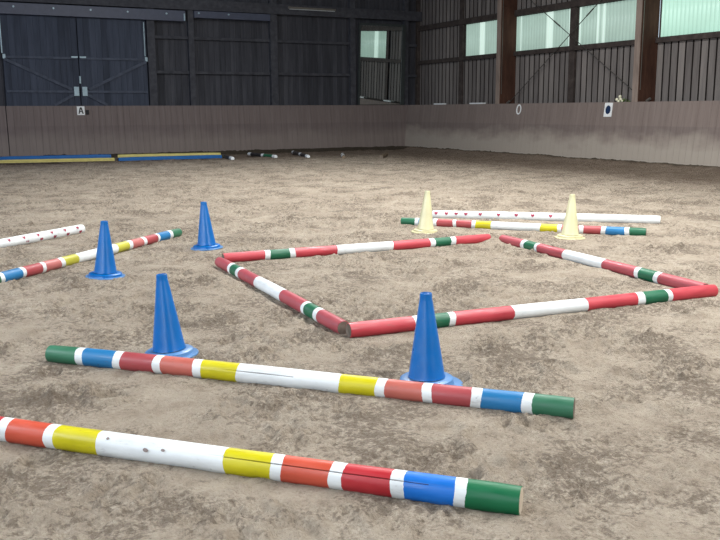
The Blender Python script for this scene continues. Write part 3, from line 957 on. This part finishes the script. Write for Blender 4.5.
# ------------------------------------------------------------------ poles
def make_pole(name, a, b, r, bands, label, group=None, z0=None, z1=None, cat='pole', endmats=('cut_grey', 'cut_grey'),
              crack=None, hearts=None, knots=(), seed=0, wob=0.0035, endlabels=(None, None)):
    """bands: [(s_end, material key)...] measured from end a"""
    rnd = random.Random(seed)
    a3 = Vector((a.x, a.y, min(r - 0.008, 0.042) if z0 is None else z0)); b3 = Vector((b.x, b.y, min(r - 0.008, 0.042) if z1 is None else z1))
    mid = (a3 + b3) / 2
    L = (b3 - a3).length
    d = (b3 - a3).normalized()
    rotm = d.to_track_quat('X', 'Z').to_matrix().to_4x4()
    root = empty(name, (0, 0, 0))
    root.matrix_world = Matrix.Translation(mid) @ rotm
    tag(root, label, cat, group)
    total = bands[-1][0]
    keys, slots = [], {}
    for _, k in bands:
        if k not in slots:
            slots[k] = len(keys); keys.append(k)
    extra = len(keys)
    seg = 40
    angs = [2 * PI * k / seg for k in range(seg)]
    if crack:
        ca = crack[0]
        angs = sorted([t for t in angs if abs(((t - ca + PI) % (2 * PI)) - PI) > 0.06] + [ca - 0.05, ca, ca + 0.05])
    n = len(angs)
    S, F = [0.0], []
    prev = 0.0
    for e, k in bands:
        e = e * L / total
        cuts = max(1, int((e - prev) / 0.08))
        for c in range(1, cuts + 1):
            S.append(prev + (e - prev) * c / cuts); F.append(slots[k])
        prev = e
    ph = [rnd.uniform(0, 6.28) for _ in range(6)]
    bm = bmesh.new()
    rings = []
    bounds = {round(e * L / total, 6) for e, _ in bands[:-1]}
    for si, s in enumerate(S):
        rr = r * (1 + 0.012 * math.sin(2.1 * s + ph[0]) + 0.008 * math.sin(5.3 * s + ph[1]))
        cy = wob * math.sin(1.3 * s + ph[2]); cz = wob * 0.6 * math.sin(1.7 * s + ph[3])
        x = s - L / 2
        atb = round(s, 6) in bounds
        row = []
        for t in angs:
            q = rr
            if si in (0, len(S) - 1): q = rr * 0.955
            xx = x + (0.0035 * math.sin(2 * t + ph[4] + s * 9) + rnd.uniform(-.0012, .0012) if atb else 0)
            if crack and abs(t - crack[0]) < 1e-6 and crack[1] < s < crack[2]: q *= 0.93
            row.append(bm.verts.new((xx, cy + q * math.cos(t), cz + q * math.sin(t))))
        rings.append(row)
        if si == 0:
            pass
    # short rounded shoulder at both ends
    for i in range(len(S) - 1):
        for k in range(n):
            f = bm.faces.new((rings[i][k], rings[i][(k + 1) % n], rings[i + 1][(k + 1) % n], rings[i + 1][k]))
            f.material_index = F[i]
            if crack and crack[1] < S[i] < crack[2]:
                t0, t1 = angs[k], angs[(k + 1) % n]
                if abs(t0 - crack[0]) < 0.001 :
                    f.material_index = extra
    bm.faces.new(rings[0][::-1]).material_index = F[0]
    bm.faces.new(rings[-1]).material_index = F[-1]
    mats = [M[k] for k in keys]
    mats.append(M['crack'])
    if hearts:
        mats.append(M['heart'])
        for (hs, ht, size) in hearts:
            pts = []
            for i in range(20):
                t = 2 * PI * i / 20
                hx = 16 * math.sin(t) ** 3 / 17; hy = (13 * math.cos(t) - 5 * math.cos(2 * t) - 2 * math.cos(3 * t) - math.cos(4 * t)) / 17
                pts.append((hx, hy))
            vs = []
            for hx, hy in pts:
                th = ht - hy * size / r
                vs.append(bm.verts.new((hs - L / 2 + hx * size, (r * 1.03) * math.cos(th), (r * 1.03) * math.sin(th))))
            thc = ht
            cv = bm.verts.new((hs - L / 2, r * 1.035 * math.cos(thc), r * 1.035 * math.sin(thc)))
            for i in range(20):
                bm.faces.new((cv, vs[i], vs[(i + 1) % 20])).material_index = extra + 1
    mats.append(M['knot'])
    for (ks, kt, size) in knots:
        N = 14
        cv = bm.verts.new((ks - L / 2, 1.036 * r * math.cos(kt), 1.036 * r * math.sin(kt)))
        vs = []
        for i in range(N):
            q = 2 * PI * i / N
            w = size * (1 + 0.10 * math.sin(2 * q + ks * 9))
            th = kt + 0.7 * w * math.sin(q) / r
            vs.append(bm.verts.new((ks - L / 2 + w * math.cos(q), 1.03 * r * math.cos(th), 1.03 * r * math.sin(th))))
        for i in range(N):
            bm.faces.new((cv, vs[i], vs[(i + 1) % N])).material_index = len(mats) - 1
    obj('shaft', bm, mats, root, smooth=True, angle=50)
    for e, (x, mk, el) in enumerate(((-L / 2 - 0.0015, endmats[0], endlabels[0]), (L / 2 + 0.0015, endmats[1], endlabels[1]))):
        if mk is None: continue
        bm = bmesh.new()
        i = 0 if e == 0 else len(S) - 1
        s = S[i]
        cy = wob * math.sin(1.3 * s + ph[2]); cz = wob * 0.6 * math.sin(1.7 * s + ph[3])
        sgn = -1 if e == 0 else 1
        rr = r * 0.90
        c0 = bm.verts.new((x + sgn * 0.0015, cy, cz))
        r1 = [bm.verts.new((x, cy + rr * math.cos(t), cz + rr * math.sin(t))) for t in (2 * PI * k / 28 for k in range(28))]
        r0 = [bm.verts.new((x - sgn * 0.006, v.co.y, v.co.z)) for v in r1]
        for k in range(28):
            bm.faces.new((c0, r1[k], r1[(k + 1) % 28])); bm.faces.new((r1[k], r0[k], r0[(k + 1) % 28], r1[(k + 1) % 28]))
        bm.faces.new(r0)
        o = obj('cut_end', bm, [M[mk]], root)
        if el: o['label'] = el
    return root


def multi(key, g, bl, rd, og, ye, wh='white_pole'):
    seq = [g, wh, bl, wh, rd, wh, og, wh, ye, wh, ye, wh, og, wh, rd, wh, bl, wh, g]
    return [(POLE_DATA[key][2][i + 1], k) for i, k in enumerate(seq)]


def redwhite(key, rd, gr='green_pole'):
    seq = [rd, 'white_pole', gr, 'white_pole', rd, 'white_pole', rd, 'white_pole', gr, 'white_pole', rd]
    return [(POLE_DATA[key][2][i + 1], k) for i, k in enumerate(seq)]


GM = 'multicoloured striped ground poles'
make_pole('ground_pole', *POLE['F'], 0.0535, multi('F', 'f_green', 'f_blue', 'f_red', 'f_orange', 'm_yellow'),
          'bright multicoloured striped pole with a long crack, nearest the camera', GM, endmats=('cut_grey', 'cut_wood'),
          crack=(2.45, 1.71, 2.56), knots=[(1.25, 2.3, .008), (1.52, 2.62, .009), (1.44, 2.78, .012)], seed=1, endlabels=(None, 'pale cut end'))
make_pole('ground_pole', *POLE['E'], 0.0515, multi('E', 'm_green', 'm_blue', 'm_red', 'm_orange', 'm_yellow'),
          'dusty multicoloured striped pole in front of two blue cones, second from the camera', GM, seed=2,
          crack=(2.62, 1.2, 1.5))
make_pole('ground_pole', *POLE['G'], 0.050, multi('G', 'm_green', 'm_blue', 'm_red', 'g_pink', 'g_yellow'),
          'faded multicoloured striped pole on the left behind a blue cone', GM, seed=3)
make_pole('ground_pole', *POLE['H'], 0.050, multi('H', 'green_pole', 'm_blue', 'm_red', 'm_red', 'm_yellow'),
          'multicoloured striped pole behind the two pale yellow cones', GM, seed=4)
GR = 'red, white and green poles laid in a square'
make_pole('ground_pole', *POLE['B'], 0.050, redwhite('B', 'red_faded'), 'faded red, white and green pole on the left side of the square', GR,
          seed=5, endmats=('red_faded', 'cut_grey'), endlabels=(None, 'dark weathered end'))
a, b = POLE['A']
make_pole('ground_pole', a + (b - a).normalized() * 0.03, b, 0.050, [(e - 0.03, k) for e, k in redwhite('A', 'red_pole')],
          'red, white and green pole along the far side of the square', GR, seed=6, z1=0.040)
make_pole('ground_pole', *POLE['C'], 0.050, redwhite('C', 'red_pole'), 'bright red, white and green pole along the near side of the square', GR, seed=7,
          endmats=('cut_grey', 'red_pole'))
a, b = POLE['D']
make_pole('ground_pole', a, b + (b - a).normalized() * 0.06, 0.050, redwhite('D', 'red_faded')[:-1] + [(2.97, 'red_faded')],
          'faded red, white and green pole on the right side of the square', GR, seed=8, z0=0.040)


def hearts_row(L, start, step, size=0.018):
    out = []
    s = start
    while s < L - 0.08:
        out.append((s, 2.55, size)); out.append((s + step * 0.5, 1.35, size)); s += step
    # the row near the sand on the visible side
        out.append((s - step * 0.5, 3.65, size))
    return out


LR = (POLE['HR'][1] - POLE['HR'][0]).length
LH = (POLE['HL'][1] - POLE['HL'][0]).length
GH = 'white poles with small hearts'
make_pole('heart_pole', *POLE['HR'], 0.056, [(LR, 'white_pole')], 'white pole dotted with small red hearts behind the yellow cones', GH, seed=9,
          hearts=[(q, 2.7, 0.027) for q in (.05, .19, .32, .45, .64, .88, 1.11, 1.32, 1.55, 1.8, 2.05, 2.3, 2.57)])
make_pole('heart_pole', *POLE['HL'], 0.056, [(LH, 'white_pole')], 'white pole dotted with small hearts at the left edge', GH, seed=10,
          hearts=[(LH - 0.13 - 0.215 * i, 2.5, 0.024) for i in range(12)] + [(LH - 0.09 - 0.215 * i, 3.5, 0.026) for i in range(12)], endmats=('cut_grey', 'white_pole'))


# ------------------------------------------------------------------ cones
def make_cone(key, z, blue, label, lean=(0, 0), base_rot=0.0, stacked=False, group=None):
    x, y = CONES[key]
    root = empty('training_cone', (x, y, z))
    # lean: degrees to the right and away as seen when facing the far right corner
    right = Vector((0.886, -0.463, 0)); fwd = Vector((0.463, 0.886, 0))
    root.matrix_world = Matrix.Translation((x, y, z)) @ Matrix.Rotation(R(lean[0]), 4, fwd) @ Matrix.Rotation(R(-lean[1]), 4, right)
    tag(root, label, 'cone', group)
    mb, mf = (M['cone_blue'], M['cone_blue_base']) if blue else (M['cone_yellow'], M['cone_yellow_base'])
    bm = bmesh.new()
    lathe(bm, [(0.0245, 0.40), (0.0245, 0.484), (0.0265, 0.4885), (0.0305, 0.487), (0.0320, 0.478), (0.0325, 0.455), (0.0345, 0.448), (0.0950, 0.050), (0.099, 0.040)], 56)
    obj('cone_body', bm, [mb], root, smooth=True, angle=40)
    bm = bmesh.new()
    lathe(bm, [(0.096, 0.036), (0.132, 0.034), (0.140, 0.029), (0.142, 0.010), (0.146, 0.004)], 56)
    obj('base_ring', bm, [mb if key in ('l', 'fl') else mf], root, smooth=True, angle=40)
    bm = bmesh.new()
    lathe(bm, [(0.085, 0.0095), (0.145, 0.0095), (0.166, 0.0075), (0.170, 0.003), (0.168, -0.004), (0.085, -0.004)], 56)
    o = obj('base_flange', bm, [mf], root, smooth=True, angle=40)
    if stacked:
        o.rotation_euler = (R(2), R(3), 0); o.location = (0.02, -0.012, 0)
    return root


GC = 'training cones'
make_cone('fr', 0.004, True, 'blue cone behind the second striped pole, in front of the square', (-1.0, 0), stacked=True, group=GC)
make_cone('fm', 0.004, True, 'blue cone leaning slightly left behind the striped pole, left of the square', (-3.1, 0), group=GC)
make_cone('l', 0.004, True, 'blue cone in front of the faded striped pole at left', (2.0, 0), group=GC)
make_cone('fl', 0.004, True, 'farthest blue cone, standing alone behind the left corner of the square', (-2.1, 0), group=GC)
make_cone('yl', 0.000, False, 'pale yellow cone at the green end of the far striped pole, left one', (2.6, 0), group=GC)
make_cone('yr', 0.000, False, 'pale yellow cone in front of the far striped pole, right one', (1.2, 0), group=GC)


# ------------------------------------------------------------------ foam lane bars and poles by the far wall
def foam(a, b, key, label, w=0.20, h=0.14):
    a, b = Vector(a), Vector(b)
    mid = (a + b) / 2
    L = (b - a).length
    root = empty('foam_bar', (mid.x, mid.y, 0.0), (0, 0, math.atan2(b.y - a.y, b.x - a.x)))
    tag(root, label, 'foam bar', 'foam lane bars by the far wall')
    bm = bmesh.new()
    prof = [(-w / 2, 0), (w / 2, 0), (w / 2, h * 0.55), (w * 0.36, h * 0.9), (w * 0.2, h), (-w * 0.2, h), (-w * 0.36, h * 0.9), (-w / 2, h * 0.55)]
    rows = []
    n = 14
    for i in range(n + 1):
        x = -L / 2 + L * i / n
        k = 0.93 if i in (0, n) else 1 - 0.02 * (i % 2)
        rows.append([bm.verts.new((x, p[0] * k, p[1] * k)) for p in prof])
    for i in range(n):
        for k in range(8):
            bm.faces.new((rows[i][k], rows[i][(k + 1) % 8], rows[i + 1][(k + 1) % 8], rows[i + 1][k]))
    bm.faces.new(rows[0][::-1]); bm.faces.new(rows[-1])
    obj('cover', bm, [M[key]], root)
    bm = bmesh.new()
    for s in (-1, 1):
        box(bm, (-L / 2 + 0.03, s * w * 0.5 - 0.004, h * 0.50), (L / 2 - 0.03, s * w * 0.5 + 0.004, h * 0.53))
    obj('seam', bm, [M[key]], root)


foam((-14.78, -0.75), (-11.64, -1.15), 'foam_blue', 'blue foam bar at the far left, behind a yellow bar')
foam((-14.85, -1.72), (-11.78, -2.30), 'foam_yellow', 'yellow foam bar at the far left, in front of a blue bar', h=0.09)
foam((-11.50, -1.45), (-8.42, -1.95), 'foam_yellow', 'yellow foam bar behind the right-hand blue bar')
foam((-11.70, -2.45), (-8.62, -2.62), 'foam_blue', 'blue foam bar in front of the right-hand yellow bar', h=0.10)


def small(a, b, r, bands, label, em=('white_pole', 'white_pole'), z0=None, z1=None, name='short_pole'):
    make_pole(name, Vector(a), Vector(b), r, bands, label, 'poles lying by the far wall', z0=z0, z1=z1, endmats=em, seed=random.randint(0, 999))


small((-8.42, -2.15), (-8.72, -3.95), 0.055, [(1.45, 'black_pole'), (1.8, 'white_pole')], 'dark pole with a white end beside the right tip of the blue foam bar')
small((-7.30, -1.5), (-7.24, -3.65), 0.055, [(.25, 'white_pole'), (1.15, 'black_pole'), (1.35, 'white_pole'), (2.05, 'green_pole'), (2.25, 'white_pole')],
      'black, green and white pole by the far wall, right of the foam bars')
small((-5.62, -1.2), (-6.36, -4.1), 0.055, [(.3, 'white_pole'), (1.5, 'black_pole'), (1.8, 'white_pole'), (2.7, 'black_pole'), (3.0, 'white_pole')],
      'black and white pole lying by the far wall, left of the short stubs')
small((-4.95, -3.6), (-5.66, -5.1), 0.055, [(.5, 'white_pole'), (0.8, 'log'), (1.3, 'white_pole'), (1.6, 'log')], 'grey pole with white band pointing at the camera by the far wall', ('log', 'log'))
small((-3.70, -4.2), (-4.72, -5.7), 0.07, [(1.9, 'log')], 'brown bare log near the far corner', ('cut_grey', 'cut_grey'), name='wooden_log')
